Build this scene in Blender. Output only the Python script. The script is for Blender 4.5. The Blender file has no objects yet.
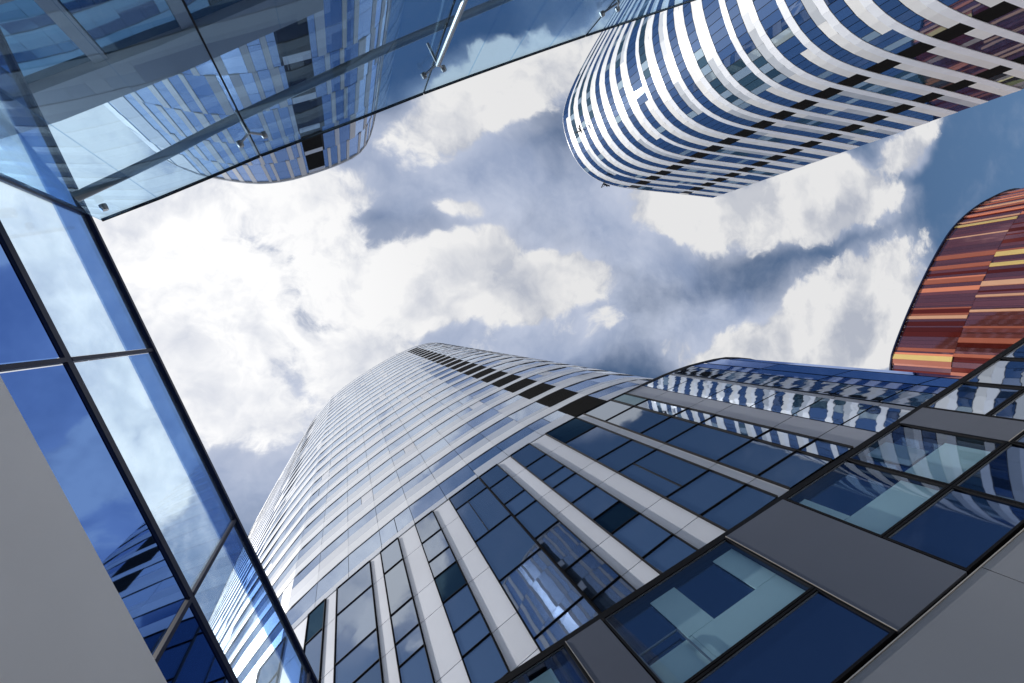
import bpy, math, random
from mathutils import Vector, Matrix
R = math.radians
random.seed(7)
S = bpy.context.scene
COL = S.collection
# ------------------------------------------------------------------ camera (eye at the origin, plaza at z = -1.6)
FPX = 480.0
def _cam():
    u = Vector((345-512, -(327-341.5), -FPX)).normalized()
    y = Vector((0, 1, 0)); y = (y - u*y.dot(u)).normalized()
    x = y.cross(u)
    return x, y, u
CX, CY, CZ = _cam()
cd = bpy.data.cameras.new("camera"); cam = bpy.data.objects.new("camera", cd); COL.objects.link(cam)
cam.matrix_world = Matrix((CX, CY, CZ)).to_4x4()
cd.sensor_width = 36; cd.lens = FPX/1024*36; cd.clip_start = .05; cd.clip_end = 6000
S.camera = cam
# ------------------------------------------------------------------ sun, sky, exposure
SUN = Vector((.97, -.20, 0)).normalized(); SUN_EL = R(50)
SD = Vector((SUN.x*math.cos(SUN_EL), SUN.y*math.cos(SUN_EL), math.sin(SUN_EL)))
sl = bpy.data.lights.new("sun", 'SUN'); sl.energy = 3.2; sl.angle = R(.53); sl.color = (1, .965, .92)
so = bpy.data.objects.new("sun", sl); COL.objects.link(so); so.rotation_euler = (-SD).to_track_quat('-Z', 'Y').to_euler()
S.view_settings.view_transform = 'Standard'; S.view_settings.look = 'None'
S.view_settings.exposure = 0.55; S.view_settings.gamma = 1; S.view_settings.use_curve_mapping = False
try:
    S.cycles.max_bounces = 12; S.cycles.transparent_max_bounces = 16; S.cycles.glossy_bounces = 6
    S.cycles.caustics_reflective = False; S.cycles.caustics_refractive = False
except Exception: pass

class NT:
    def __init__(s, nt): s.nt = nt; s.n = nt.nodes; s.l = nt.links
    def add(s, t, **k):
        n = s.n.new(t)
        for a, b in k.items(): setattr(n, a, b)
        return n
    def put(s, node, sock, v):
        i = node.inputs[sock]
        if hasattr(v, 'is_output') or isinstance(v, bpy.types.NodeSocket): s.l.new(v, i)
        else: i.default_value = v
    def m(s, op, a, b=0.0, c=0.0, clamp=False):
        n = s.add('ShaderNodeMath', operation=op, use_clamp=clamp)
        s.put(n, 0, a); s.put(n, 1, b); s.put(n, 2, c); return n.outputs[0]
    def vm(s, op, a, b=(0,0,0), out=0):
        n = s.add('ShaderNodeVectorMath', operation=op); s.put(n, 0, a)
        if op == 'SCALE': s.put(n, 3, b)
        elif op not in ('LENGTH', 'NORMALIZE'): s.put(n, 1, b)
        return n.outputs[1 if op == 'LENGTH' else 0]
    def noise(s, v, scale, detail=2, rough=.5, dist=0, out='Fac'):
        n = s.add('ShaderNodeTexNoise'); s.put(n, 'Vector', v); n.inputs['Scale'].default_value = scale
        n.inputs['Detail'].default_value = detail; n.inputs['Roughness'].default_value = rough
        n.inputs['Distortion'].default_value = dist; return n.outputs[out]
    def ramp(s, v, a, b, c=0.0, d=1.0, smooth=True):
        n = s.add('ShaderNodeMapRange'); n.interpolation_type = 'SMOOTHSTEP' if smooth else 'LINEAR'
        s.put(n, 0, v); s.put(n, 1, a); s.put(n, 2, b); s.put(n, 3, c); s.put(n, 4, d); return n.outputs[0]
    def mix(s, f, a, b, blend='MIX'):
        n = s.add('ShaderNodeMix', data_type='RGBA', blend_type=blend)
        s.put(n, 0, f); s.put(n, 6, a); s.put(n, 7, b); return n.outputs[2]

def build_world():
    w = bpy.data.worlds.new("World"); S.world = w; w.use_nodes = True
    t = NT(w.node_tree); t.n.clear()
    tc = t.add('ShaderNodeTexCoord').outputs['Generated']
    sky = t.add('ShaderNodeTexSky', sky_type='NISHITA'); sky.sun_disc = False
    sky.sun_elevation = SUN_EL; sky.sun_rotation = math.atan2(SUN.x, SUN.y)
    sky.air_density = 1.0; sky.dust_density = .6; sky.ozone_density = 2.2
    sep = t.add('ShaderNodeSeparateXYZ'); t.put(sep, 0, tc)
    z = t.m('MAXIMUM', sep.outputs[2], .10)
    cmb = t.add('ShaderNodeCombineXYZ')
    t.put(cmb, 0, t.m('DIVIDE', sep.outputs[0], z)); t.put(cmb, 1, t.m('DIVIDE', sep.outputs[1], z))
    p = cmb.outputs[0]                                           # a level cloud sheet overhead
    warp = t.vm('SCALE', t.vm('SUBTRACT', t.noise(p, 3.2, 4, .6, out='Color'), (.5,.5,.5)), .16)
    pw = t.vm('ADD', p, warp)
    def blob(cx, cy, rx, ry, rot, amp):
        mp = t.add('ShaderNodeMapping', vector_type='TEXTURE'); t.put(mp, 0, pw)
        mp.inputs[1].default_value = (cx, cy, 0); mp.inputs[2].default_value = (0, 0, R(rot)); mp.inputs[3].default_value = (rx, ry, 1)
        flat = t.vm('MULTIPLY', mp.outputs[0], (1, 1, 0))
        return t.ramp(t.vm('LENGTH', flat), 1.15, .1, 0, amp)
    def total(bl):
        acc = None
        for b in bl:
            v = blob(*b); acc = v if acc is None else t.m('SMOOTH_MAX', acc, v, .15)
        return acc
    CUM = CUMULUS; VEIL = VEILS
    far = t.ramp(t.vm('LENGTH', t.vm('SUBTRACT', p, (-.4, 0, 0))), 1.7, 2.6)
    fb = t.noise(pw, 4.0, 11, .62); fb2 = t.noise(t.vm('ADD', pw, (SUN.x*.045, SUN.y*.045, 0)), 3.4, 6, .56)
    big = t.noise(p, .9, 3, .5)
    farc = t.m('MULTIPLY', far, t.ramp(big, .38, .6, 0, .95))
    tot = t.m('MAXIMUM', total(CUM), farc)
    cum = t.m('ADD', tot, t.m('MULTIPLY', t.m('SUBTRACT', fb, .5), 1.7))
    cmask = t.ramp(cum, .42, .60)
    thick = t.ramp(cum, .5, 1.25)
    lit = t.m('ADD', .60, t.m('MULTIPLY', t.m('SUBTRACT', fb, fb2), 4.5), clamp=True)
    lit = t.m('ADD', lit, t.m('MULTIPLY', t.ramp(cum, .45, .75), .35))
    soft = t.noise(pw, 2.6, 5, .55)
    lit = t.m('SUBTRACT', lit, t.m('MULTIPLY', t.ramp(soft, .42, .66), t.m('MULTIPLY', thick, .95)), clamp=True)
    sunw = t.ramp(t.vm('LENGTH', t.vm('SUBTRACT', p, (.55, -.05, 0))), 1.25, .1)      # clouds near the sun glow more
    bright = t.ramp(sunw, 0, 1, .86, 1.12)
    ccol = t.mix(lit, (.35, .375, .44, 1), (.63, .63, .635, 1))
    ccol = t.vm('SCALE', ccol, bright)
    veil = t.m('ADD', total(VEIL), t.m('MULTIPLY', t.m('SUBTRACT', t.noise(pw, 2.6, 7, .62), .5), 1.3))
    vmask = t.ramp(veil, .15, .95, 0, .86)
    vcol = t.mix(t.ramp(t.noise(pw, 3.4, 6, .6), .35, .68), (.22, .27, .39, 1), (.42, .46, .56, 1))
    blue = t.vm('MULTIPLY', sky.outputs[0], (SKY_GAIN*.80, SKY_GAIN*.93, SKY_GAIN*.98))
    c = t.mix(vmask, blue, vcol)
    mist = t.ramp(t.m('ADD', tot, t.m('MULTIPLY', t.m('SUBTRACT', t.noise(pw, 2.2, 6, .6), .5), 1.1)), .12, .75, 0, .75)   # thin layer round the heaps
    mcol = t.mix(t.ramp(t.noise(pw, 4.0, 6, .6), .3, .7), (.33, .37, .47, 1), (.50, .52, .59, 1))
    c = t.mix(mist, c, mcol); c = t.mix(cmask, c, ccol)
    bg = t.add('ShaderNodeBackground'); t.put(bg, 0, c); bg.inputs[1].default_value = 1.0
    out = t.add('ShaderNodeOutputWorld'); t.l.new(bg.outputs[0], out.inputs[0])
SKY_GAIN = .066
# cloud banks on the overhead sheet: centre x, centre y, radii, turn, strength (world ground-plan ratios, x = west of zenith)
CUMULUS = [ (-.24,-.05,.50,.10,-5,.46), (.02,-.10,.3,.12,35,.6), (-.02,-.03,.26,.10,0,.75), (-.48,0,.34,.10,0,.42), (.10, .24, .26, .11, -5, .8), (.02,.17,.3,.09,0,.75), (0.246, 0.046, 0.315, 0.224, 178.4, 1.15), (-0.086, 0.086, 0.339, 0.161, 174.7, 1.05), (-0.413, 0.098, 0.269, 0.13, 166.8, 0.95), (-0.274, 0.157, 0.178, 0.096, 176.6, 0.7), (0.32, 0.183, 0.221, 0.156, 175.3, 1.0), (-0.028, 0.27, 0.14, 0.075, -175.4, 0.62), (-0.218, 0.242, 0.09, 0.038, 175.0, 0.62), (-0.338, 0.513, 0.491, 0.152, 146.3, 1.0), (-0.557, 0.646, 0.244, 0.133, 136.8, 0.75), (-0.673, 0.217, 0.17, 0.096, 176.0, 0.42), (-1.185, 0.362, 0.605, 0.18, 171.6, 1.1), (-0.788, 0.294, 0.33, 0.11, -178.4, 0.85), (-1.626, 0.586, 0.319, 0.116, 148.4, 0.8), (-1.433, 0.035, 0.534, 0.311, 152.6, 1.1), (-1.09, -0.052, 0.497, 0.139, 172.6, 0.95), (-0.826, -0.037, 0.248, 0.089, -179.9, 0.5), (0.216, -0.135, 0.254, 0.14, -144.8, 0.85), (0.473, -0.01, 0.222, 0.542, 179.5, 1.05), (0.324, -0.272, 0.141, 0.204, -151.8, 0.7), (0.362, 0.314, 0.214, 0.152, 172.2, 0.75) ]
VEILS = [ (-.4,-.03,.6,.14,-5,1.1), (-0.207, 0.33, 0.434, 0.228, 173.4, 1.0), (-0.617, 0.26, 0.495, 0.288, -176.0, 0.85), (-0.856, 0.001, 0.51, 0.179, 179.5, 0.8), (0.151, -0.232, 0.29, 0.283, -175.7, 0.9), (-0.667, 0.502, 0.341, 0.189, 171.5, 0.8), (-1.118, 0.193, 0.324, 0.162, 176.8, 0.35), (0.081, 0.24, 0.356, 0.188, 174.5, 0.8), (-0.463, 0.066, 0.512, 0.182, 178.4, 0.8) ]
build_world()

# ------------------------------------------------------------------ materials
def mat(name, base, rough=.5, metal=0, spec=.5, vary=.0, bump=0, bscale=3, emis=None):
    m = bpy.data.materials.new(name); m.use_nodes = True; t = NT(m.node_tree); b = t.n['Principled BSDF']
    geo = t.add('ShaderNodeNewGeometry'); oi = t.add('ShaderNodeObjectInfo')
    rnd = t.m('FRACT', t.m('ADD', geo.outputs['Random Per Island'], oi.outputs['Random']))
    tco = t.add('ShaderNodeTexCoord').outputs['Object']
    k = t.m('ADD', 1-vary*.6, t.m('MULTIPLY', rnd, vary))
    k = t.m('MULTIPLY', k, t.ramp(t.noise(tco, .35, 5, .6), .3, .75, .96, 1.03))
    col = t.vm('SCALE', (base[0], base[1], base[2]), k)
    t.put(b, 'Base Color', col); b.inputs['Metallic'].default_value = metal
    t.put(b, 'Roughness', t.ramp(t.noise(tco, .5, 3, .5), .3, .7, rough*.94, min(1, rough*1.06)))
    b.inputs['Specular IOR Level'].default_value = spec
    if bump:
        bn = t.add('ShaderNodeBump'); bn.inputs['Strength'].default_value = bump; bn.inputs['Distance'].default_value = .02
        t.put(bn, 'Height', t.noise(tco, bscale, 2)); t.put(b, 'Normal', bn.outputs[0])
    return m
def facade_glass(name, body, tint, refl0, rough=.02, wave=.10, vary=.35, wscale=.55, tilt=.006):
    """coated window glass: dark room behind, coloured mirror coat in front; every pane sits a hair out of true"""
    m = bpy.data.materials.new(name); m.use_nodes = True; t = NT(m.node_tree); t.n.remove(t.n['Principled BSDF'])
    geo = t.add('ShaderNodeNewGeometry'); oi = t.add('ShaderNodeObjectInfo')
    rnd = t.m('FRACT', t.m('ADD', geo.outputs['Random Per Island'], t.m('MULTIPLY', oi.outputs['Random'], 7.3)))
    tco = t.add('ShaderNodeTexCoord').outputs['Object']
    wn = t.add('ShaderNodeTexWhiteNoise', noise_dimensions='1D'); t.put(wn, 'W', rnd)
    off = t.vm('SCALE', t.vm('SUBTRACT', wn.outputs['Color'], (.5, .5, .5)), tilt*2)
    bn = t.add('ShaderNodeBump'); bn.inputs['Strength'].default_value = wave; bn.inputs['Distance'].default_value = .03
    t.put(bn, 'Height', t.noise(tco, wscale, 2, .5))
    nrm = t.vm('NORMALIZE', t.vm('ADD', bn.outputs[0], off))
    d = t.add('ShaderNodeBsdfDiffuse')
    k = t.ramp(rnd, 0, 1, 1-vary, 1+vary, False)
    t.put(d, 'Color', t.vm('SCALE', body, k))
    g = t.add('ShaderNodeBsdfGlossy'); g.inputs['Roughness'].default_value = rough
    t.put(g, 'Color', t.mix(t.ramp(rnd, 0, 1, 0, vary*.5, False), (*tint, 1), (tint[0]*.5, tint[1]*.55, tint[2]*.65, 1))); t.put(g, 'Normal', nrm)
    fr = t.add('ShaderNodeFresnel'); fr.inputs[0].default_value = 1.5; t.put(fr, 'Normal', nrm)
    f = t.m('ADD', refl0, t.m('MULTIPLY', fr.outputs[0], 1-refl0), clamp=True)
    ms = t.add('ShaderNodeMixShader'); t.put(ms, 0, f); t.l.new(d.outputs[0], ms.inputs[1]); t.l.new(g.outputs[0], ms.inputs[2])
    t.l.new(ms.outputs[0], t.n['Material Output'].inputs[0]); return m
def clear_glass(name, tint, refl=.06, dust=0.0, gtint=(1, 1, 1)):
    m = bpy.data.materials.new(name); m.use_nodes = True; t = NT(m.node_tree); t.n.remove(t.n['Principled BSDF'])
    tco = t.add('ShaderNodeTexCoord').outputs['Object']
    tr = t.add('ShaderNodeBsdfTransparent'); tr.inputs[0].default_value = (*[c**.5 for c in tint], 1)
    g = t.add('ShaderNodeBsdfGlossy'); g.inputs['Roughness'].default_value = .0; g.inputs[0].default_value = (*gtint, 1)
    fr = t.add('ShaderNodeFresnel'); fr.inputs[0].default_value = 1.5
    bf = t.add('ShaderNodeNewGeometry').outputs['Backfacing']
    f = t.m('MULTIPLY', t.m('ADD', refl, t.m('MULTIPLY', fr.outputs[0], .6), clamp=True), t.m('SUBTRACT', 1, bf))
    ms = t.add('ShaderNodeMixShader'); t.put(ms, 0, f); t.l.new(tr.outputs[0], ms.inputs[1]); t.l.new(g.outputs[0], ms.inputs[2])
    last = ms.outputs[0]
    if dust:
        df = t.add('ShaderNodeBsdfTranslucent'); df.inputs[0].default_value = (.85, .9, .95, 1)
        d2 = t.add('ShaderNodeBsdfDiffuse'); d2.inputs[0].default_value = (.8, .85, .9, 1)
        a = t.add('ShaderNodeAddShader'); t.l.new(df.outputs[0], a.inputs[0]); t.l.new(d2.outputs[0], a.inputs[1])
        grime = t.m('ADD', t.ramp(t.noise(tco, 1.6, 8, .75, 1.2), .42, .8, dust*.25, dust), t.ramp(t.noise(tco, 9, 4, .6, 3), .66, .74, 0, dust*.7))
        mx = t.add('ShaderNodeMixShader'); t.put(mx, 0, grime); t.l.new(last, mx.inputs[1]); t.l.new(a.outputs[0], mx.inputs[2]); last = mx.outputs[0]
    t.l.new(last, t.n['Material Output'].inputs[0]); return m
def louvre_mat():
    m = mat('black_louvre', (.006, .0055, .0055), .9, spec=.1)
    t = NT(m.node_tree); b = t.n['Principled BSDF']; wv = t.add('ShaderNodeTexWave', wave_type='BANDS', bands_direction='Z')
    wv.inputs['Scale'].default_value = 4; bn = t.add('ShaderNodeBump'); bn.inputs['Distance'].default_value = .03
    t.l.new(t.add('ShaderNodeTexCoord').outputs['Object'], wv.inputs[0]); t.put(bn, 'Height', wv.outputs['Fac']); t.put(b, 'Normal', bn.outputs[0]); return m
M = dict(
 white=mat('white_aluminium', (.74, .76, .82), .33, vary=.10, spec=.6),
 strip=mat('white_enamel_strip', (.82, .84, .88), .3, vary=.03, spec=.6),
 pale=mat('pale_blue_grey_spandrel', (.60, .64, .72), .16, vary=.06, spec=.9),
 cream=mat('cream_panel', (.79, .785, .77), .35, vary=.10),
 greyp=mat('light_grey_panel', (.50, .53, .57), .35, vary=.16),
 grey=mat('grey_aluminium', (.36, .375, .43), .35, metal=.2, vary=.08, spec=.6),
 graph=mat('graphite_panel', (.135, .145, .175), .38, metal=.3, vary=.06),
 graph2=mat('mid_grey_panel', (.27, .28, .305), .42, metal=.2, vary=.05),
 soffit=mat('satin_grey_panel', (.86, .85, .85), .45, vary=.03),
 dark=mat('dark_backing', (.016, .017, .022), .8),
 frame=mat('black_frame', (.008, .008, .010), .6, spec=.12),
 navy=mat('navy_frame', (.008, .014, .045), .5, spec=.2),
 steel=mat('brushed_steel', (.30, .31, .32), .35, metal=.8),
 tube=mat('painted_tube', (.30, .32, .34), .4, metal=.3),
 edge=mat('bright_edge_trim', (.55, .50, .44), .35, metal=.5),
 louvre=louvre_mat(),
 gl=facade_glass('blue_window_glass', (.035, .06, .11), (.66, .74, .86), .42, vary=.7, wave=.14, tilt=.010),
 gl_t=facade_glass('tower_window_glass', (.06, .10, .18), (.72, .82, .98), .52, wscale=.2, vary=.14, tilt=.002, wave=.06),
 gl_far=facade_glass('far_window_glass', (.015, .04, .10), (.58, .70, .96), .42, wscale=.3, vary=.4),
 gl_green=facade_glass('green_window_glass', (.03, .06, .075), (.38, .52, .62), .30),
 gl_open=facade_glass('tilted_window_glass', (.35, .42, .45), (.8, .95, 1.0), .5),
 gl_dark=facade_glass('deep_blue_glass', (.006, .014, .04), (.26, .35, .54), .34, wave=.09, tilt=.01),
 gl_wing=facade_glass('mirror_window_glass', (.012, .025, .05), (.72, .79, .90), .58, wave=.20, wscale=.8),
 teal=mat('pale_teal_panel', (.62, .80, .86), .4, vary=.06),
 sheet=clear_glass('tinted_glass_sheet', (.55, .74, .90), .09, 0.03, (.8, .9, 1)),
 screen=clear_glass('dusty_glass_sheet', (.70, .85, .97), .10, .16, (.7, .85, 1)),
 band=clear_glass('blue_printed_glass', (.12, .24, .52), .10, .05, (.5, .7, 1)),
 cover=clear_glass('outer_pane_glass', (.80, .90, .93), .10, 0, (.6, .72, .95)),
 deep=facade_glass('ultramarine_spandrel_glass', (.012, .055, .21), (.16, .30, .66), .13, wave=.02, vary=.1),
 red=facade_glass('dark_red_glass', (.10, .014, .010), (.55, .22, .20), .12, rough=.08),
 brown=facade_glass('red_brown_glass', (.12, .035, .03), (.75, .50, .60), .20, rough=.05),
 orange=mat('orange_panel', (.36, .105, .06), .3, vary=.25), coral=mat('coral_panel', (.66, .22, .12), .3, vary=.2),
 peach=mat('peach_panel', (.60, .33, .20), .3, vary=.2), yellow=mat('yellow_panel', (.62, .45, .16), .3, vary=.15),
 rail=mat('dark_rail', (.05, .055, .07), .5),
 gl_mid=facade_glass('striped_tower_glass', (.01, .03, .08), (.52, .66, .90), .42, rough=.22, wscale=.3, vary=.12, tilt=.003),
 matt=mat('matt_white_strip', (.62, .64, .68), .75, vary=.08, spec=.2),
 gl_top=facade_glass('blue_wing_glass', (.03, .07, .19), (.45, .58, .95), .45, wave=.05),
 gl_room=facade_glass('dark_room_glass', (.008, .02, .035), (.14, .26, .38), .10, wave=.05),
 blind=mat('slate_blind', (.22, .33, .46), .5),
 roof=mat('roof_gravel', (.2, .2, .2), .9), pave=mat('granite_paving', (.48, .47, .46), .7, vary=.05, bump=.3),
)

# ------------------------------------------------------------------ mesh helpers
class MB:
    def __init__(s): s.v = []; s.f = []
    def box8(s, a, b, c, d, e, f, g, h):
        i = len(s.v); s.v += [a, b, c, d, e, f, g, h]
        s.f += [(i, i+1, i+2, i+3), (i+7, i+6, i+5, i+4), (i, i+4, i+5, i+1), (i+1, i+5, i+6, i+2), (i+2, i+6, i+7, i+3), (i+3, i+7, i+4, i)]
    def tube(s, p, q, r, n=12, r2=None):
        p = Vector(p); q = Vector(q); r2 = r if r2 is None else r2
        d = (q-p).normalized(); a = d.orthogonal().normalized(); b = d.cross(a); i = len(s.v)
        for c, rr in ((p, r), (q, r2)):
            for k in range(n):
                t = 2*math.pi*k/n; s.v.append(tuple(c + (a*math.cos(t)+b*math.sin(t))*rr))
        for k in range(n): s.f.append((i+k, i+(k+1) % n, i+n+(k+1) % n, i+n+k))
        s.f.append(tuple(range(i+n-1, i-1, -1))); s.f.append(tuple(range(i+n, i+2*n)))
    def lathe(s, c, ax, prof, n=16):
        c = Vector(c); ax = Vector(ax).normalized(); a = ax.orthogonal().normalized(); b = ax.cross(a); i = len(s.v)
        for (r, h) in prof:
            for k in range(n):
                t = 2*math.pi*k/n; s.v.append(tuple(c+ax*h+(a*math.cos(t)+b*math.sin(t))*max(r, 1e-4)))
        for j in range(len(prof)-1):
            for k in range(n): s.f.append((i+j*n+k, i+j*n+(k+1) % n, i+(j+1)*n+(k+1) % n, i+(j+1)*n+k))
    def build(s, name, m, parent=None, kind=None):
        if not s.v: return None
        me = bpy.data.meshes.new(name); me.from_pydata([tuple(v) for v in s.v], [], s.f); me.update()
        me.materials.append(m if not isinstance(m, str) else M[m])
        o = bpy.data.objects.new(name, me); COL.objects.link(o)
        if parent: o.parent = parent
        if kind: o['kind'] = kind
        return o
def thing(name, label, cat, loc=(0, 0, 0), group=None):
    o = bpy.data.objects.new(name, None); COL.objects.link(o); o.location = (0, 0, 0); o.empty_display_size = .5
    o['label'] = label; o['category'] = cat
    if group: o['group'] = group
    return o
def spline(P, n=12):
    P = [Vector(p) for p in P]; P = [2*P[0]-P[1]] + P + [2*P[-1]-P[-2]]; o = []
    for i in range(1, len(P)-2):
        a, b, c, d = P[i-1:i+3]
        for k in range(n):
            t = k/n; o.append(.5*((2*b)+(c-a)*t+(2*a-5*b+4*c-d)*t*t+(3*b-a-3*c+d)*t**3))
    o.append(P[-2]); return o
class Path:
    """a wall line in plan; u = metres along it, side = +1/-1 puts the outward normal towards the court"""
    def __init__(s, pts, side=1, u0=0.0):
        s.p = pts; s.side = side; s.L = [0.0]
        for a, b in zip(pts, pts[1:]): s.L.append(s.L[-1]+(b-a).length)
        s.u0 = u0
    def ref(s, x=None, y=None):
        k = min(range(len(s.p)), key=lambda i: abs((s.p[i].x-x) if x is not None else (s.p[i].y-y))); return s.L[k]
    def at(s, u):
        l = u+s.u0
        if l <= 0: a, b = s.p[0], s.p[1]; d = (b-a).normalized(); return a+d*l, d
        if l >= s.L[-1]: a, b = s.p[-2], s.p[-1]; d = (b-a).normalized(); return b+d*(l-s.L[-1]), d
        lo, hi = 0, len(s.L)-1
        while hi-lo > 1:
            m = (lo+hi)//2
            if s.L[m] <= l: lo = m
            else: hi = m
        a, b = s.p[lo], s.p[lo+1]; d = (b-a).normalized(); return a+d*(l-s.L[lo]), d
    def nrm(s, u):
        d = (s.at(u+.6)[0]-s.at(u-.6)[0]).normalized(); return Vector((-d.y, d.x))*s.side
    def pt(s, u, z, off=0):
        q = s.at(u)[0]+s.nrm(u)*off; return (q.x, q.y, z)
    def umin(s): return -s.u0
    def umax(s): return s.L[-1]-s.u0
    def panel(s, mb, u0, u1, z0, z1, off=0.0, th=.04, curve=0):
        n = 1 if not curve else max(1, int(math.ceil((u1-u0)/curve)))
        for k in range(n):
            a = u0+(u1-u0)*k/n; b = u0+(u1-u0)*(k+1)/n
            o0, o1 = off, off-th
            mb.box8(s.pt(a, z0, o0), s.pt(b, z0, o0), s.pt(b, z1, o0), s.pt(a, z1, o0), s.pt(a, z0, o1), s.pt(b, z0, o1), s.pt(b, z1, o1), s.pt(a, z1, o1))
def split_build(name, m, parent, mbs):
    for k in mbs: mbs[k].build(name, m, parent)
def project(p):
    v = Vector(p); x, y, z = v.x*CX+v.y*CY+v.z*CZ
    # columns of the world-to-camera turn are CX, CY, CZ
    c = CX*v.x+CY*v.y+CZ*v.z
    if c.z > -.05: return None
    return (512+FPX*c.x/-c.z, 341.5-FPX*c.y/-c.z)
class Windows:
    """collects window panes; the 99 that show largest become parts, the rest one more part"""
    def __init__(s, mats): s.c = []; s.mats = mats
    def add(s, path, u0, u1, z0, z1, off=0.0, m='gl', name='window', th=.02):
        mb = MB(); path.panel(mb, u0, u1, z0, z1, off, th)
        q = [project(path.pt(u, z, off)) for u, z in ((u0, z0), (u1, z0), (u1, z1), (u0, z1))]; a = 0
        if all(q):
            a = abs(sum(q[i][0]*q[(i+1) % 4][1]-q[(i+1) % 4][0]*q[i][1] for i in range(4)))/2
            cx = sum(k[0] for k in q)/4; cy = sum(k[1] for k in q)/4
            m_ = path.pt((u0+u1)/2, z0); nn = path.nrm((u0+u1)/2)
            if not (-20 < cx < 1044 and -20 < cy < 703) or nn.x*m_[0]+nn.y*m_[1] > 0: a *= .001
        s.c.append((a, mb, m, name))
    def finish(s, parent, cap=99):
        s.c.sort(key=lambda t: -t[0]); rest = {}
        for i, (a, mb, m, name) in enumerate(s.c):
            if i < cap: mb.build('window', m, parent)
            else:
                r = rest.setdefault('x', (MB(), []))
                k = len(r[0].v); r[0].v += mb.v; r[0].f += [tuple(j+k for j in f) for f in mb.f]; r[1].extend([m]*len(mb.f))
        if rest:
            b, ms = rest['x']; o = b.build('window', ms[0], parent, 'stuff')
            names = list(dict.fromkeys(ms)); o.data.materials.clear()
            for n in names: o.data.materials.append(M[n])
            for p, m in zip(o.data.polygons, ms): p.material_index = names.index(m)
def seen_area(path, u0, u1, z0, z1):
    q = [project(path.pt(u, z, 0)) for u, z in ((u0, z0), (u1, z0), (u1, z1), (u0, z1))]
    if not all(q): return 0
    a = abs(sum(q[i][0]*q[(i+1) % 4][1]-q[(i+1) % 4][0]*q[i][1] for i in range(4)))/2
    cx = sum(k[0] for k in q)/4; cy = sum(k[1] for k in q)/4
    m_ = path.pt((u0+u1)/2, z0); nn = path.nrm((u0+u1)/2)
    return a*(.001 if not (-20 < cx < 1044 and -20 < cy < 703) or nn.x*m_[0]+nn.y*m_[1] > 0 else 1)
class Pieces:
    """panels of one kind on one thing: the 99 that show largest are parts, the rest one more part"""
    def __init__(s): s.d = {}
    def add(s, name, m, path, u0, u1, z0, z1, off, th, curve=0):
        mb = MB(); path.panel(mb, u0, u1, z0, z1, off, th, curve); s.d.setdefault((name, m), []).append((seen_area(path, u0, u1, z0, z1), len(s.d), mb))
    def finish(s, parent):
        for (name, m), L in s.d.items():
            L.sort(key=lambda t: -t[0]); rest = MB()
            for i, (a, _, mb) in enumerate(L):
                if i < 99: mb.build(name, m, parent)
                else: k = len(rest.v); rest.v += mb.v; rest.f += [tuple(j+k for j in f) for f in mb.f]
            rest.build(name, m, parent, 'stuff')
def block(parent, pts, z0, z1, inset, m='dark', roofm='roof', name='wall'):
    """solid body behind the cladding"""
    c = Vector((0, 0))
    for p in pts: c += p
    c /= len(pts); n = len(pts); v = []; f = []
    nr = []
    for i, p in enumerate(pts):
        d = (pts[(i+1) % n]-pts[i-1]).normalized(); q = Vector((d.y, -d.x))
        if q.dot(p-c) > 0: q = -q
        nr.append(p+q*inset)
    mb = MB(); mb.v = [(p.x, p.y, z0) for p in nr]+[(p.x, p.y, z1) for p in nr]
    mb.f = [(i, (i+1) % n, n+(i+1) % n, n+i) for i in range(n)]
    mb.build(name, m, parent)
    r = MB(); r.v = [(p.x, p.y, z1-.02) for p in nr]; r.f = [tuple(range(n))]; r.build('roof', roofm, parent)

# ------------------------------------------------------------------ ground
g = MB(); g.v = [(-2500, -2500, -1.6), (2500, -2500, -1.6), (2500, 2500, -1.6), (-2500, 2500, -1.6)]; g.f = [(0, 1, 2, 3)]
go = g.build('ground', 'pave'); go['kind'] = 'structure'; go['label'] = 'granite paved court at the foot of the buildings'

# ------------------------------------------------------------------ FRONT TOWER (with its lower wing)
FP = [(-29, -14), (-28, -9.5), (-25.5, -6), (-22.3, -3.9), (-18.8, -3.32), (-16.2, -3.72), (-14, -4.42), (-12.5, -5.07), (-10.5, -5.95), (-8.3, -7.1), (-6.8, -7.97), (-5.16, -8.98), (-3.4, -10.1), (-1.83, -11.2), (.34, -12.8), (1.9, -14.1), (3.3, -15.5), (6.8, -20.3), (10.3, -26.6), (14.6, -34.5), (18.6, -42.7), (21, -50)]
FS = spline(FP); FT = Path(FS, -1); FT.u0 = FT.ref(x=-18.8)
WP = spline([(-29, -12), (-28.7, -6), (-27, -2.6), (-23.8, -1.79), (-21, -2.1), (-18.9, -2.62), (-17.4, -3.14), (-15.8, -3.75), (-14, -4.42), (-12.5, -5.07), (-10.5, -5.95), (-8.3, -7.1)])
WG = Path(WP, -1); WG.u0 = WG.ref(x=-12.5)-(FT.ref(x=-12.5)-FT.u0)
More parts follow.
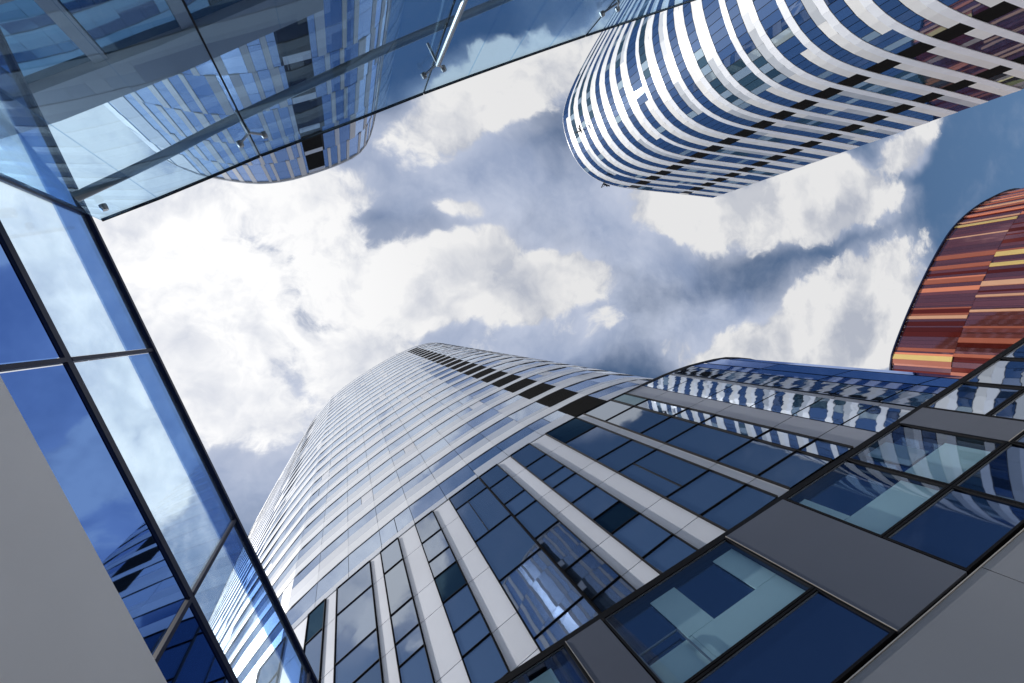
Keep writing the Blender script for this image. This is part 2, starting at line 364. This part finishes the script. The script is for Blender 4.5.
def front_tower():
    t = thing('office_tower', 'tall curved white and blue glass tower with one column of black louvres', 'tower')
    back = [Vector((12, -62)), Vector((-18, -52)), Vector((-28, -30))]
    block(t, FS+back, 24.6, 107.3, .12)
    block(t, FS+back, 10.9, 24.6, .12, name='lower_wall'); block(t, FS+back, -1.6, 10.9, 1.3, name='base_wall')
    wb = [p for p in WP]; block(t, wb+[Vector((-9.5, -14)), Vector((-26, -20))], 10.9, 24.5, .10, name='wing_wall')
    white, pale, grey = MB(), MB(), MB(); W = Windows(M)
    P = 3.6; rnd = random.Random(3); PC = Pieces()
    JB = [4.38, 6.6]
    u = 6.6; js = [6.6, 8.85, 11.05]
    while js[-1] < FT.umax()-4: js.append(js[-1]+(1.98 if js[-1] < 27 else 3.9))
    left = [4.38]
    while left[-1] > FT.umin()+2: left.append(left[-1]-1.98)
    cells = [(b, a) for a, b in zip(left, left[1:])][::-1]+[(4.38, 6.6)]+list(zip(js, js[1:]))
    g2 = .013; run = 0; r = 0
    for k in range(23):
        z = 24.65+P*k; strip, white, pale = MB(), MB(), MB()
        for (a, b) in cells:
            g2 = .013 if a < 27 else .002
            if b < -3: 
                pass
            strip_top = 3.6 if k < 22 else 3.55
            FT.panel(strip, a+.006, b-.006, z+2.56, z+strip_top, .06, .10)
            if (a, b) == (4.38, 6.6) and k < 22:
                continue
            if run <= 0: r = rnd.random(); run = rnd.choice((2, 3, 4, 6))
            run -= 1
            if k == 22: PC.add('white_panel', 'white', FT, a+g2, b-g2, z+.02, z+2.5, .02, .05); continue
            if r < .40:                        # pale sill panel below a ribbon of glass
                PC.add('spandrel', 'pale', FT, a+g2, b-g2, z+.02, z+1.12, .015, .05); lo = 1.15
            elif r < .60:
                PC.add('white_panel', 'white', FT, a+g2, b-g2, z+.02, z+1.15, .03, .05); lo = 1.18
            else:
                PC.add('spandrel', 'pale', FT, a+g2, b-g2, z+.02, z+.55, .015, .05); lo = .58
            if rnd.random() < .09 and b-a > 1.5:
                PC.add('white_panel', 'white', FT, a+g2, a+(b-a)*.45, z+lo, z+2.5, .03, .05); W.add(FT, a+(b-a)*.45+.03, b-g2, z+lo, z+2.5, 0, 'gl_t')
            elif rnd.random() < .16:
                m = (a+b)/2; W.add(FT, a+g2, m-.02, z+lo, z+2.5, 0, 'gl_t'); W.add(FT, m+.02, b-g2, z+lo, z+2.5, 0, 'gl_t')
            else: W.add(FT, a+g2, b-g2, z+lo, z+2.5, 0, 'gl_t')
        strip.build('floor_band', 'strip', t)
    PC.finish(t); white = None
    for k in range(22):
        z = 24.65+P*k; mb = MB()
        n = 14                                                  # real slats in each louvre
        for i in range(n):
            zz = z+.03+(2.47)*i/n; FT.panel(mb, 4.40, 6.58, zz, zz+2.47/n*.62, .02, .05)
        FT.panel(mb, 4.40, 6.58, z+.02, z+2.5, -.03, .03)
        mb.build('louvre', 'louvre', t)
    # lower wall: tall strips of glass and white panel between z 11 and 24.6
    rail0 = MB()
    zj = [24.55, 22.2, 18.9, 17.1, 14.05, 12.25, 10.98]
    def stack(u0, u1, mb, joints=zj, path=FT, off=.05):
        q = MB(); tag = 'grey' if mb == 'grey' else 'white'
        for a, b in zip(joints, joints[1:]): path.panel(q, u0+.012, u1-.012, b+.02, a-.02, off, .07)
        q.build(tag+'_strip', tag, t)
    mul = MB()
    def glass(u0, u1, m='gl', joints=zj, path=FT, off=-.03):
        # frame profiles standing proud of the glass, joint by joint
        slim = m in ('gl_wing', 'gl_top')
        for c in (u0, u1):
            if not slim: path.panel(mul, c-.006, c+.006, joints[-1], joints[0], .008, .12)
        for a, b in zip(joints, joints[1:]):
            mm = m; q = rnd.random()
            if m == 'gl' and q < .08: mm = 'gl_room'
            elif m == 'gl' and q < .13: mm = 'gl_green'
            if m == 'gl' and u1-u0 > 1.5 and a-b > 2.4 and q > .8:
                c = u0+(u1-u0)*.62; W.add(path, u0+.03, c-.02, b+.035, a-.035, off, mm); W.add(path, c+.02, u1-.03, b+.035, a-.035, off, mm)
                path.panel(mul, c-.015, c+.015, b, a, .01, .1)
            else: W.add(path, u0+.03, u1-.03, b+.035, a-.035, off, mm)
            if not slim: path.panel(mul, u0+.016, u1-.016, a-.014, a+.004, .003, .1)
    fine = [24.55, 22.2, 20.05, 18.9, 17.05, 15.3, 14.05, 12.25, 10.98]
    glass(19.7, 21.6); glass(22.27, 23.25); glass(24.6, 26.3); glass(27.3, 28.9); glass(30.2, 32.2); glass(33.4, 36)
    for a, b in ((21.62, 22.25), (23.27, 24.58), (26.32, 27.28), (28.92, 30.18), (32.22, 33.38), (36.02, 39)): stack(a, b, white)
    stack(19.09, 19.68, white); glass(18.03, 19.07, joints=[24.55, 22.25, 18.9, 17.1, 15.9, 12.25, 10.98]); stack(17.02, 18.01, white)
    glass(15.92, 17.0, joints=[24.55, 22.2, 20.3, 18.9, 17.1, 15.3, 14.05, 12.25, 10.98]); stack(14.93, 15.90, white)
    glass(13.05, 14.91, joints=[24.55, 22.9, 19.2, 15.9, 12.6, 10.98]); glass(11.85, 13.0, joints=[24.55, 22.6, 20.3, 18.9, 16.6, 14.05, 12.25, 10.98])
    stack(11.02, 11.83, white); glass(9.74, 11.0, joints=fine); stack(8.69, 9.72, white)
    glass(6.64, 8.67, joints=[24.55, 22.1, 18.85, 17.0, 13.9, 12.2, 10.98])
    stack(6.14, 6.62, white, path=WG, joints=[24.55, 20.5, 17.1, 14.05, 12.25, 10.98])
    gj = [24.5, 22.1, 18.95, 17.1, 14.1, 12.25, 10.98]
    glass(4.24, 6.12, joints=gj, path=WG); glass(3.22, 4.20, joints=gj, path=WG, m='gl')
    stack(1.98, 3.19, 'grey', joints=[24.5, 22.0, 19.05, 17.3, 14.2, 12.35, 10.98], path=WG)
    glass(.10, 1.96, 'gl_wing', joints=[24.5, 22.2, 19.1, 16.4, 14.3, 12.3, 10.98], path=WG, off=.0)
    stack(-.25, .08, 'grey', path=WG, off=.09)
    glass(-1.66, -.27, 'gl_wing', joints=[24.5, 21, 17.7, 14.3, 12.4, 10.98], path=WG, off=.0)
    glass(-2.58, -1.70, 'gl_top', joints=[24.5, 20, 16, 12.5, 10.98], path=WG, off=.0)
    a = -2.62
    while a > WG.umin()+1.6: glass(a-1.4, a-.04, 'gl_top', joints=[24.5, 20, 16, 12.5, 10.98], path=WG, off=.0); a -= 1.44
    mul.build('mullion', 'frame', t)
    WG.panel(rail0, WG.umin()+.2, 4.3, 24.5, 24.56, .03, .12, 1.0)
    W.finish(t)
    # thin dark drip rail under every white band
    rail = rail0
    for k in range(23): FT.panel(rail, FT.umin()+.1, FT.umax()-.1, 24.65+P*k+2.50, 24.65+P*k+2.555, .075, .12, 1.0)
    rail.build('drip_rail', 'rail', t)
    for (uu, zz, w) in ((17.5, 75.2, 2.0), (26.8, 78.1, 2.2), (13.4, 47.7, 1.9), (7.9, 53.7, 1.3), (45.6, 101.2, 2.4), (23.0, 34.4, .9)):
        mb = MB(); n = FT.nrm(uu)                                # top-hung sashes standing open
        p0 = Vector(FT.pt(uu, zz, .05)); p1 = Vector(FT.pt(uu+w, zz, .05)); out = Vector((n.x, n.y, 0))*.85+Vector((0, 0, -1.15)); th = Vector((n.x, n.y, 0))*.05
        mb.box8(p0, p1, p1+out, p0+out, p0+th, p1+th, p1+out+th, p0+out+th)
        o = mb.build('open_sash', 'frame', t)
        mb = MB(); e = (p1-p0)*.08; q = th*1.3; mb.box8(p0+e+q, p1-e+q, p1-e+out*.93+q, p0+e+out*.93+q, p0+e+q*1.4, p1-e+q*1.4, p1-e+out*.93+q*1.4, p0+e+out*.93+q*1.4)
        mb.build('pane', 'gl_dark', o)
    return t
front_tower()

# ------------------------------------------------------------------ PODIUM (straight wall in the lower right)
dv = Vector((-1, .4)).normalized(); nG = Vector((.4, 1)).normalized()
o0 = nG*(-9.9/1.0770)
GP = Path([o0+dv*(-16), o0+dv*34], -1, 16)
def podium():
    t = thing('podium_block', 'low graphite podium with large framed glass panes in the lower right corner', 'building')
    a = GP.at(-15)[0]; b = GP.at(33)[0]; bk = nG*-1.0
    def blk(u0, u1, z0, z1, inset, nm, dep):
        mb = MB(); GP.panel(mb, u0, u1, z0, z1, -inset, dep); return mb.build(nm, 'dark', t)
    blk(-15, 33, -1.6, 10.70, .62, 'wall', .25)
    rf = MB(); GP.panel(rf, -15, 33, 10.70, 10.90, -.05, 1.0); rf.build('roof_edge', 'frame', t)
    edge = MB()
    def gpan(nm, m, *a): q = MB(); GP.panel(q, *a); q.build(nm, m, t)
    def window(u0, u1, z0, z1, m='cover', panels=(), sash=None, deepm=None):
        fr = MB(); w = .055
        GP.panel(fr, u0, u0+w, z0, z1, .03, .5); GP.panel(fr, u1-w, u1, z0, z1, .03, .5)
        GP.panel(fr, u0+w, u1-w, z0, z0+w, .03, .5); GP.panel(fr, u0+w, u1-w, z1-w, z1, .03, .5)
        root = bpy.data.objects.new('window', None); COL.objects.link(root); root.parent = t
        fr.build('frame', 'frame', root)
        gm = MB(); GP.panel(gm, u0+w, u1-w, z0+w, z1-w, -.02, .025); gm.build('pane', m, root)
        tr = MB(); GP.panel(tr, u0+w, u1-w, z1-w-.03, z1-w-.005, .0, .02); GP.panel(tr, u0+w, u0+w+.02, z0+w, z1-w-.04, .0, .02); tr.build('bead', 'steel', root)
        if panels:
            for (a, b, c, d) in panels:
                pm = MB(); GP.panel(pm, a, b, c, d, -.16, .03); pm.build('blind_panel', 'teal' if a < 12.9 or b > 14 else 'blind', root)
            im = MB(); GP.panel(im, u0+w, u1-w, z0+w, z1-w, -.22, .02); im.build('inner_glass', 'gl_dark', root)
        if sash:
            sm = MB(); a, b, c, d = sash
            GP.panel(sm, a, b, d-.04, d, -.06, .04); GP.panel(sm, a, a+.04, c, d-.04, -.06, .04); GP.panel(sm, b-.04, b, c, d-.04, -.06, .04); sm.build('sash', 'steel', root)
    Ft, Fb, Mb = 10.66, 7.90, 6.20
    window(-6.1, -3.5, Fb, Ft, panels=[(-5.5, -4.8, 8.8, 10.4)])
    gpan('graphite_panel', 'graph', -3.48, -1.6, 6.2, Ft, .02, .08)
    window(-1.58, 1.9, Fb, Ft, panels=[(.44, 1.32, 8.0, 10.42), (-1.2, .42, 8.0, 8.9)])
    window(-1.58, 1.9, 6.2, Fb-.02, 'gl_dark')
    gpan('graphite_panel', 'graph', 1.94, 2.98, 6.2, Ft, .02, .08)
    window(3.02, 7.24, Fb, Ft, panels=[(4.31, 5.10, 8.93, 10.38), (6.45, 7.14, 8.93, 10.38), (3.10, 4.40, 7.98, 8.90), (4.41, 7.14, 7.98, 8.92)], sash=(3.1, 4.25, 7.98, 9.2))
    window(3.02, 7.24, 6.2, Fb-.02, 'gl_dark')
    gpan('graphite_panel', 'graph', 7.28, 9.52, 6.2, Ft, .02, .08)
    window(9.56, 12.26, Fb, Ft, panels=[(9.65, 10.06, 9.06, 10.40), (9.65, 12.17, 7.98, 9.04)])
    window(9.56, 12.26, 6.2, Fb-.02, 'gl_dark')
    window(12.28, 14.88, Fb, Ft, panels=[(12.95, 13.9, 9.3, 10.5), (12.37, 14.5, 7.98, 9.2)])
    window(12.28, 14.88, 6.2, Fb-.02, 'gl_dark')
    gpan('graphite_panel', 'graph', 14.92, 16.12, 7.92, Ft, .02, .08)
    window(14.92, 16.12, 6.2, Fb-.02, 'gl_dark')
    window(16.16, 18.28, 8.98, Ft, 'gl_wing'); window(16.16, 18.28, 6.2, 8.96, 'gl_wing')
    window(18.32, 20.5, 8.98, Ft, 'gl_wing'); window(18.32, 20.5, 6.2, 8.96, 'gl_wing')
    window(20.54, 22.8, 8.98, Ft, 'gl_wing'); window(20.54, 22.8, 6.2, 8.96, 'gl_wing')
    gpan('graphite_panel', 'graph', 22.84, 25.0, 6.2, Ft, .02, .08); window(25.04, 28, 6.2, Ft, 'gl_wing'); gpan('graphite_panel', 'graph', 28.04, 32.9, 6.2, Ft, .02, .08)
    gpan('graphite_panel', 'graph', -14.9, -6.14, 6.2, Ft, .02, .08); window(-6.1, -3.5, 6.2, Fb-.02, 'gl_dark')
    for a in range(-15, 33, 1): pass
    us = [-14.9, -9, -4.5, 0, 4.9, 9.8, 14.7, 19.6, 24.5, 32.9]
    for a, b in zip(us, us[1:]):
        for c, d in ((3.3, 6.08), (.4, 3.28), (-1.6, .38)): gpan('grey_panel', 'graph2', a+.012, b-.012, c, d, .03, .1)
    GP.panel(edge, -14.9, 32.9, 6.085, 6.105, .05, .03)
    for a, b in ((7.28, 9.52), (1.94, 2.98)): GP.panel(edge, a-.018, a-.002, 6.2, Ft, .04, .03)
    GP.panel(edge, 14.92, 16.12, 7.885, 7.905, .04, .03)
    edge.build('edge_trim', 'edge', t)
podium()

# ------------------------------------------------------------------ LEFT GLASS SCREEN (plane x - .4 y = 3.67)
nL = Vector((1, -.4)).normalized(); dL = Vector((.4, 1)).normalized(); oL = nL*(3.67/1.0770)
LP = Path([oL+dL*(-24), oL+dL*16], 1, 24)
def left_screen():
    t = thing('glass_screen', 'tall glass screen wall in navy frames above a plain grey panel, left edge', 'glass wall')
    js = [-21.35, -17.65, -13.95, -10.25, -6.55, -2.85, .85, 3.55, 7.2, 10.9, 14.6]
    fr = MB(); lp = LP
    lp.panel(fr, -21.4, 14.6, 10.86, 10.96, .06, .12)
    lp.panel(fr, -21.4, 14.6, 7.86, 8.0, .03, .06)
    for j in js: lp.panel(fr, j-.03, j+.03, 8.0, 10.86, .035, .10); lp.panel(fr, j-.03, j+.03, 6.42, 7.86, .045, .10)
    fr.build('frame', 'navy', t)
    for a, b in zip(js, js[1:]):
        w = bpy.data.objects.new('window', None); COL.objects.link(w); w.parent = t
        m = MB(); lp.panel(m, a+.05, b-.05, 8.02, 9.86, .0, .03); m.build('pane', 'screen', w)
        m = MB(); lp.panel(m, a+.05, b-.05, 9.86, 10.86, .0, .03); m.build('tinted_band', 'band', w)
        m = MB(); lp.panel(m, a+.055, b-.055, 6.42, 7.83, .0, .05); m.build('spandrel_pane', 'deep', w)
    m = MB(); lp.panel(m, -21.4, 14.6, 10.965, 10.99, .03, .05); m.build('coping', 'steel', t)
    us = [-21.4, -15, -9, 4, 14.6]
    for a, b in zip(us, us[1:]): m = MB(); lp.panel(m, a+.01, b-.01, -1.6, 6.38, .10, .12); m.build('grey_panel', 'soffit', t)
left_screen()

# ------------------------------------------------------------------ UPPER LEFT GLASS SCREEN with tube rail and point fixings
TE = [(4.26, 1.90), (2.99, 2.60), (1.61, 3.42), (-.10, 4.34), (-1.66, 5.21), (-3.43, 6.15), (-5.67, 7.30), (-8.95, 8.94), (-13, 11.0), (-18, 13.5)]
TS = spline(TE, 8); TP = Path(TS, 1, 0)
def upper_screen():
    t = thing('frameless_glass_screen', 'frameless tinted glass screen with steel tube rail and spider fixings, upper left', 'glass wall')
    js = [0.02, 3.03, 6.62, 10.2, 13.75, 17.3, 20.9, 24.0]
    # joints measured from the corner; put them where the pane joints are seen
    def uof(x): return TP.ref(x=x)
    js = [0.02, uof(1.61), uof(-1.66), uof(-5.67), uof(-9.6), uof(-13.6), uof(-17.8)]
    for a, b in zip(js, js[1:]):
        m = MB(); TP.panel(m, a+.012, b-.012, 3.0, 10.90, .0, .03, 1.2); m.build('pane', 'sheet', t)
        e = MB(); TP.panel(e, a+.012, b-.012, 10.902, 10.93, .01, .05, 1.2); e.build('top_edge', 'frame', t)
    for j in js[1:-1]: g = MB(); TP.panel(g, j-.012, j+.012, 3.0, 10.9, -.004, .022); g.build('silicone_joint', 'frame', t)
    rail = [(4.07, 2.03), (2.92, 2.81), (1.76, 3.65), (.26, 4.65), (-1.0, 5.48), (-3.23, 6.87), (-6.2, 8.7), (-9.6, 10.8)]
    rp = spline(rail, 6); mb = MB(); n = 14
    vs = []; 
    for i, p in enumerate(rp):
        d = (rp[min(i+1, len(rp)-1)]-rp[max(i-1, 0)]).normalized(); nn = Vector((-d.y, d.x))
        for k in range(n):
            a = 2*math.pi*k/n; q = p+nn*math.cos(a)*.075; mb.v.append((q.x, q.y, 9.6+math.sin(a)*.085))
    for i in range(len(rp)-1):
        for k in range(n): mb.f.append((i*n+k, i*n+(k+1) % n, (i+1)*n+(k+1) % n, (i+1)*n+k))
    tb = mb.build('tube_rail', 'tube', t)
    for p in tb.data.polygons: p.use_smooth = True
    for i, j in enumerate(js[1:5]):
        base = Vector(TP.pt(j, 9.45, .0)); nn = TP.nrm(j); N3 = Vector((nn.x, nn.y, 0)); d = TP.at(j)[1]; D3 = Vector((d.x, d.y, 0))
        sp = MB()
        hub = base+N3*(-.16 if i else -.16)
        sp.tube(base+N3*.10, base-N3*.32, .03, 10)
        for s in (-1, 1):
            c = base+D3*.22*s+Vector((0, 0, .35)); sp.tube(base+N3*.08, c+N3*.06, .022, 8)
            sp.lathe(c+N3*.02, N3, [(0, .10), (.045, .10), (.055, .06), (.055, 0), (0, 0)], 14)
        o = sp.build('spider_fixing', 'steel', t)
        arm = MB()
        if i != 1: continue
        arm.tube(base+N3*.10, base+N3*.22+Vector((0, 0, -3.6)), .05, 10); arm.build('hanger_rod', 'steel', t)
    c = Vector(TP.pt(.35, 10.2, 0)); nn = TP.nrm(.35); N3 = Vector((nn.x, nn.y, 0)); sp = MB(); sp.lathe(c, N3, [(0, .1), (.05, .1), (.06, .05), (.06, 0), (0, 0)], 14); sp.build('spider_fixing', 'steel', t)
upper_screen()

# ------------------------------------------------------------------ dark office block seen through the upper left glass
def strips_building(t, path, u0, u1, z0, z1, floors, wr, lib, rnd, off=.04, W=None, cap=99, glassm='gl', tall=1, mats=None):
    z = z1; mbs = {}; PC = Pieces()
    while z > z0+.5:
        h = min(floors, z-z0); u = u0+rnd.uniform(-.5, 0); glass = rnd.random() < .5
        while u < u1:
            w = rnd.uniform(*wr); a, b = max(u, u0), min(u+w, u1)
            if b-a > .1:
                k = rnd.choices(list(lib), list(lib.values()))[0]
                if k.startswith('gl') or k in ('red', 'brown'):
                    n = 1
                    for i in range(n): W.add(path, a+.02, b-.02, z-h+h*i/n+.03, z-h+h*(i+1)/n-.03, 0, k)
                else: PC.add(k+'_panel', k, path, a+.01, b-.01, z-h+.02, z-.02, off+rnd.choice((.04, .10, .22)), .3)
            u += w
        z -= floors
    PC.finish(t)
def dark_block():
    t = thing('office_block', 'dark office block with grey fins and a deep grey parapet behind the upper left glass', 'building')
    P = [Vector(p) for p in ((16, 3.6), (9.6, 6.5), (5.6, 9.05), (.9, 12.3), (-6, 17.0))]
    pth = Path(P, 1, 0)
    body = P+[Vector((-2, 15.6)), Vector((3, 14.2)), Vector((9, 12.5)), Vector((18, 8.5))]
    body = [P[0], P[1], P[2], P[3], Vector((.3, 12.9)), Vector((5.5, 13.2)), Vector((16.5, 7.0))]
    pth = Path(P[:4], 1, 0)
    block(t, body, -1.6, 19.8, .12)
    W = Windows(M); PC = Pieces(); par = MB(); L = pth.umax()
    pth.panel(par, 0, L, 18.2, 20.0, .25, .45, 2.0); pth.panel(par, 0, L, 14.4, 14.9, .16, .3, 2.0)
    rnd = random.Random(5); u = .1
    while u < L:
        w = rnd.choice((1.5, 1.9, 2.3)); b = min(u+w, L)
        for c, d in ((14.95, 18.15), (11.3, 14.35), (7.7, 11.2), (4.1, 7.6), (.5, 4.0)): W.add(pth, u+.02, b-.02, c, d, 0, 'gl_room')
        PC.add('fin', 'graph2', pth, b, min(b+.42, L), -1.6, 18.18, .10, .2); u = b+.44
    W.finish(t); PC.finish(t); par.build('parapet', 'graph2', t)
dark_block()

# ------------------------------------------------------------------ round ended tower beyond it
def striped_tower():
    t = thing('striped_tower', 'rounded tower with staggered vertical white and blue strips, seen beyond the upper left glass', 'tower')
    P = spline([(34, 52), (29, 36), (25, 28), (22.5, 23.6), (20.6, 20.5), (18.6, 18.0), (16.5, 16.85), (14.35, 16.2), (9.9, 15.9), (6.5, 16.5), (3.5, 17.7), (.5, 19.2), (-1.6, 20.7), (-2.8, 22.9), (-3.6, 27), (-4.5, 36), (-5, 50)], 8)
    pth = Path(P, 1, 0); block(t, P+[Vector((10, 60))], -1.6, 59.8, .1)
    PC = Pieces(); W = Windows(M); rnd = random.Random(11); L = pth.umax()
    rows = {}
    z = 60.0; col = [0.0]
    while col[-1] < L: col.append(col[-1]+.62)
    lv = pth.ref(x=3.9)
    state = None; r = 0
    white, pale = MB(), MB(); lou = []
    while z > 3:
        h = 6.0; off = rnd.uniform(0, 1); u = -off; white, pale = MB(), MB()
        while u < L:
            wg = rnd.choice((.55, .8, .8, 1.2)); ww = rnd.choice((.3, .35, .45, .6))
            if pth.at(u)[0].x > 16: wg, ww = .3, 2.2
            a, b = max(0, u), min(L, u+wg)
            if a < lv+1.9 and b > lv and z < 59: 
                if a < lv-.2: W.add(pth, a+.02, lv-.02, z-h+.03, z-.03, 0, 'gl_mid')
                b2 = lv+1.9
                if b > b2+.2: W.add(pth, b2+.02, b-.02, z-h+.03, z-.03, 0, 'gl_mid')
            elif b-a > .1:
                W.add(pth, a+.02, b-.02, z-h+.03, z-h*.5-.02, 0, 'gl_mid'); W.add(pth, a+.02, b-.02, z-h*.5+.02, z-.03, 0, 'gl_mid')
            a, b = max(0, u+wg), min(L, u+wg+ww)
            if b-a > .1 and not (a < lv+1.9 and b > lv): PC.add(*(('white_strip', 'matt') if rnd.random() < .8 else ('grey_strip', 'pale')), pth, a, b, z-h+.02, z-.02, .05, .08)
            u += wg+ww
        m = MB(); pth.panel(m, lv+.02, lv+1.88, z-h+.05, z-1.1, .03, .06); m.build('louvre', 'louvre', t)
        PC.add('grey_strip', 'pale', pth, lv+.02, lv+1.88, z-1.05, z-.05, .03, .06)
        z -= h
    W.finish(t); PC.finish(t)
    c = MB(); pth.panel(c, 0, L, 60.0, 60.35, .12, .4, 1.2); c.build('coping', 'greyp', t)
striped_tower()

# ------------------------------------------------------------------ upper right tower
def right_tower():
    t = thing('banded_tower', 'tall rounded tower with curving white and blue floor bands, top right corner', 'tower')
    P = [Vector(p) for p in ((-86.4, 60), (-86.5, 45), (-86.4, 33.05))]
    S2 = spline([(-86.4, 32.95), (-76, 32.9), (-66, 32.75), (-60, 32.8), (-55.2, 33.4), (-51.4, 34.9), (-48.4, 37.6), (-46.4, 41.2), (-45.3, 44.6), (-45.25, 47.6), (-46.6, 52), (-49.5, 58), (-54, 66), (-60, 76)], 8)
    pth = Path(S2, -1, 0); L = pth.umax()
    block(t, [Vector((-86.3, 75))]+S2, -1.6, 96.8, .1)
    W = Windows(M); rnd = random.Random(21)
    strip, cream, greyp, rail = MB(), MB(), MB(), MB()
    PC = Pieces(); SILL = 1.06
    c1 = pth.ref(x=-63.0); c2 = pth.ref(x=-77.6); lw = 1.35
    def louv(u): return abs(u-c1) < lw or abs(u-c2) < lw
    k = -10
    z = 36.85-3.6*10
    kk = 0
    while z < 96.9:
        top = min(z+3.6, 97.0); strip, cream, greyp = MB(), MB(), MB()
        # continuous band
        nseg = int(L/1.9)
        for i in range(nseg):
            a, b = L*i/nseg, L*(i+1)/nseg; pth.panel(strip, a+.01, b-.01, z+2.70, top, .05, .11)
        u = 0.0; seg = 0
        bounds = [0, c1*0]
        marks = sorted([0, c2-lw, c2+lw, c1-lw, c1+lw, L])
        for a0, b0 in zip(marks, marks[1:]):
            if abs((a0+b0)/2-c1) < .3 or abs((a0+b0)/2-c2) < .3:
                if z+2.6 < 97: m = MB(); pth.panel(m, a0+.03, b0-.03, z+.03, z+2.6, .02, .06); m.build('louvre', 'louvre', t)
                continue
            u = a0
            while u < b0-.05:
                w = min(rnd.choice((4.8, 6.2, 8.6, 10.5)), b0-u)
                if b0-u-w < 1.5: w = b0-u
                r = rnd.random(); v = u+w
                sill = 0 if r < .15 else SILL+.04
                if sill:
                    n = max(1, int(round(w/2.1))); mbk = ('cream_panel', 'cream') if r < .72 else ('grey_panel', 'greyp')
                    PC.add(*mbk, pth, u+.01, u+w-.01, z+.02, z+SILL, .03, .08, 2.1)
                n = max(1, int(round(w/1.2)))
                typ = rnd.random()
                for i in range(n):
                    a, b = u+w*i/n, u+w*(i+1)/n; q = rnd.random()
                    gm = 'gl_far'
                    if typ < .22: gm = 'gl_green' if q < .6 else 'gl_open'
                    elif q < .06: gm = 'gl_open'
                    W.add(pth, a+.04, b-.04, z+sill+.04, z+2.64, .0, gm)
                u = v
        z += 3.6; strip.build('floor_band', 'strip', t)
    W.finish(t); PC.finish(t)
    side = MB(); sp = Path([Vector((-86.5, 74)), Vector((-86.45, 33.0))], 1, 0)
    z = .85
    while z < 96.9: sp.panel(side, .1, sp.umax()-.02, z+2.6, min(z+3.6, 97), .1, .1, 4); z += 3.6
    side.build('side_band', 'greyp', t)
    for (x, y) in ((605, 181), (581, 122)):                      # small maintenance cradles hanging at the edge
        pass
    for uu, zz in ((pth.ref(x=-55.0), 96.2), (pth.ref(y=41.0), 90.2)):
        m = MB(); n = pth.nrm(uu); N3 = Vector((n.x, n.y, 0)); b = Vector(pth.pt(uu, zz, .1)); d = pth.at(uu)[1]; D3 = Vector((d.x, d.y, 0))
        m.tube(b, b+N3*1.2+Vector((0, 0, .9)), .10, 8); m.tube(b+N3*1.2+Vector((0, 0, .9)), b+N3*1.2+Vector((0, 0, -.6)), .05, 8)
        for s in (-1, 1): m.tube(b+N3*1.2+D3*.7*s+Vector((0, 0, -.6)), b+N3*1.2-D3*.7*s+Vector((0, 0, -1.4)), .08, 8)
        m.tube(b+N3*1.2-D3*.8+Vector((0, 0, -1.4)), b+N3*1.2+D3*.8+Vector((0, 0, -1.4)), .16, 8)
        m.build('davit', 'frame', t)
right_tower()

# ------------------------------------------------------------------ orange building
def red_building():
    t = thing('red_office_building', 'curved building clad in orange, yellow and dark red glass strips, right edge', 'building')
    H = 75.0
    S2 = spline([(-178, 30), (-166, 37), (-152, 33.2), (-140.8, 26.8), (-133.7, 19.6), (-125.4, 7.5), (-119.1, -4.1), (-118.2, -8.7), (-117.8, -16), (-119.5, -26), (-124, -38)], 10)
    pth = Path(S2, -1, 0); L = pth.umax()
    block(t, S2+[Vector((-150, -45)), Vector((-185, -10))], -1.6, H-.2, .12)
    W = Windows(M); rnd = random.Random(4)
    lib = {'orange': 3.0, 'coral': 2, 'peach': 1.3, 'yellow': .9, 'red': 3.2, 'brown': 14}
    strips_building(t, pth, 0, L, -1.6, H, 11.4, (.32, 1.25), lib, rnd, W=W)
    W.finish(t)
    m = MB(); pth.panel(m, 0, L, H-.0, H+.3, .1, .5, 2); m.build('coping', 'navy', t)
    m = MB()
    for uu, zz in ((L*.42, 66), (L*.50, 67.5)):
        n = pth.nrm(uu); N3 = Vector((n.x, n.y, 0)); p0 = Vector(pth.pt(uu, zz, .1)); p1 = Vector(pth.pt(uu+2.2, zz, .1)); out = N3*.9+Vector((0, 0, -2.0)); th = N3*.1
        m = MB(); m.box8(p0, p1, p1+out, p0+out, p0+th, p1+th, p1+out+th, p0+out+th); m.build('open_sash', 'frame', t)
red_building()
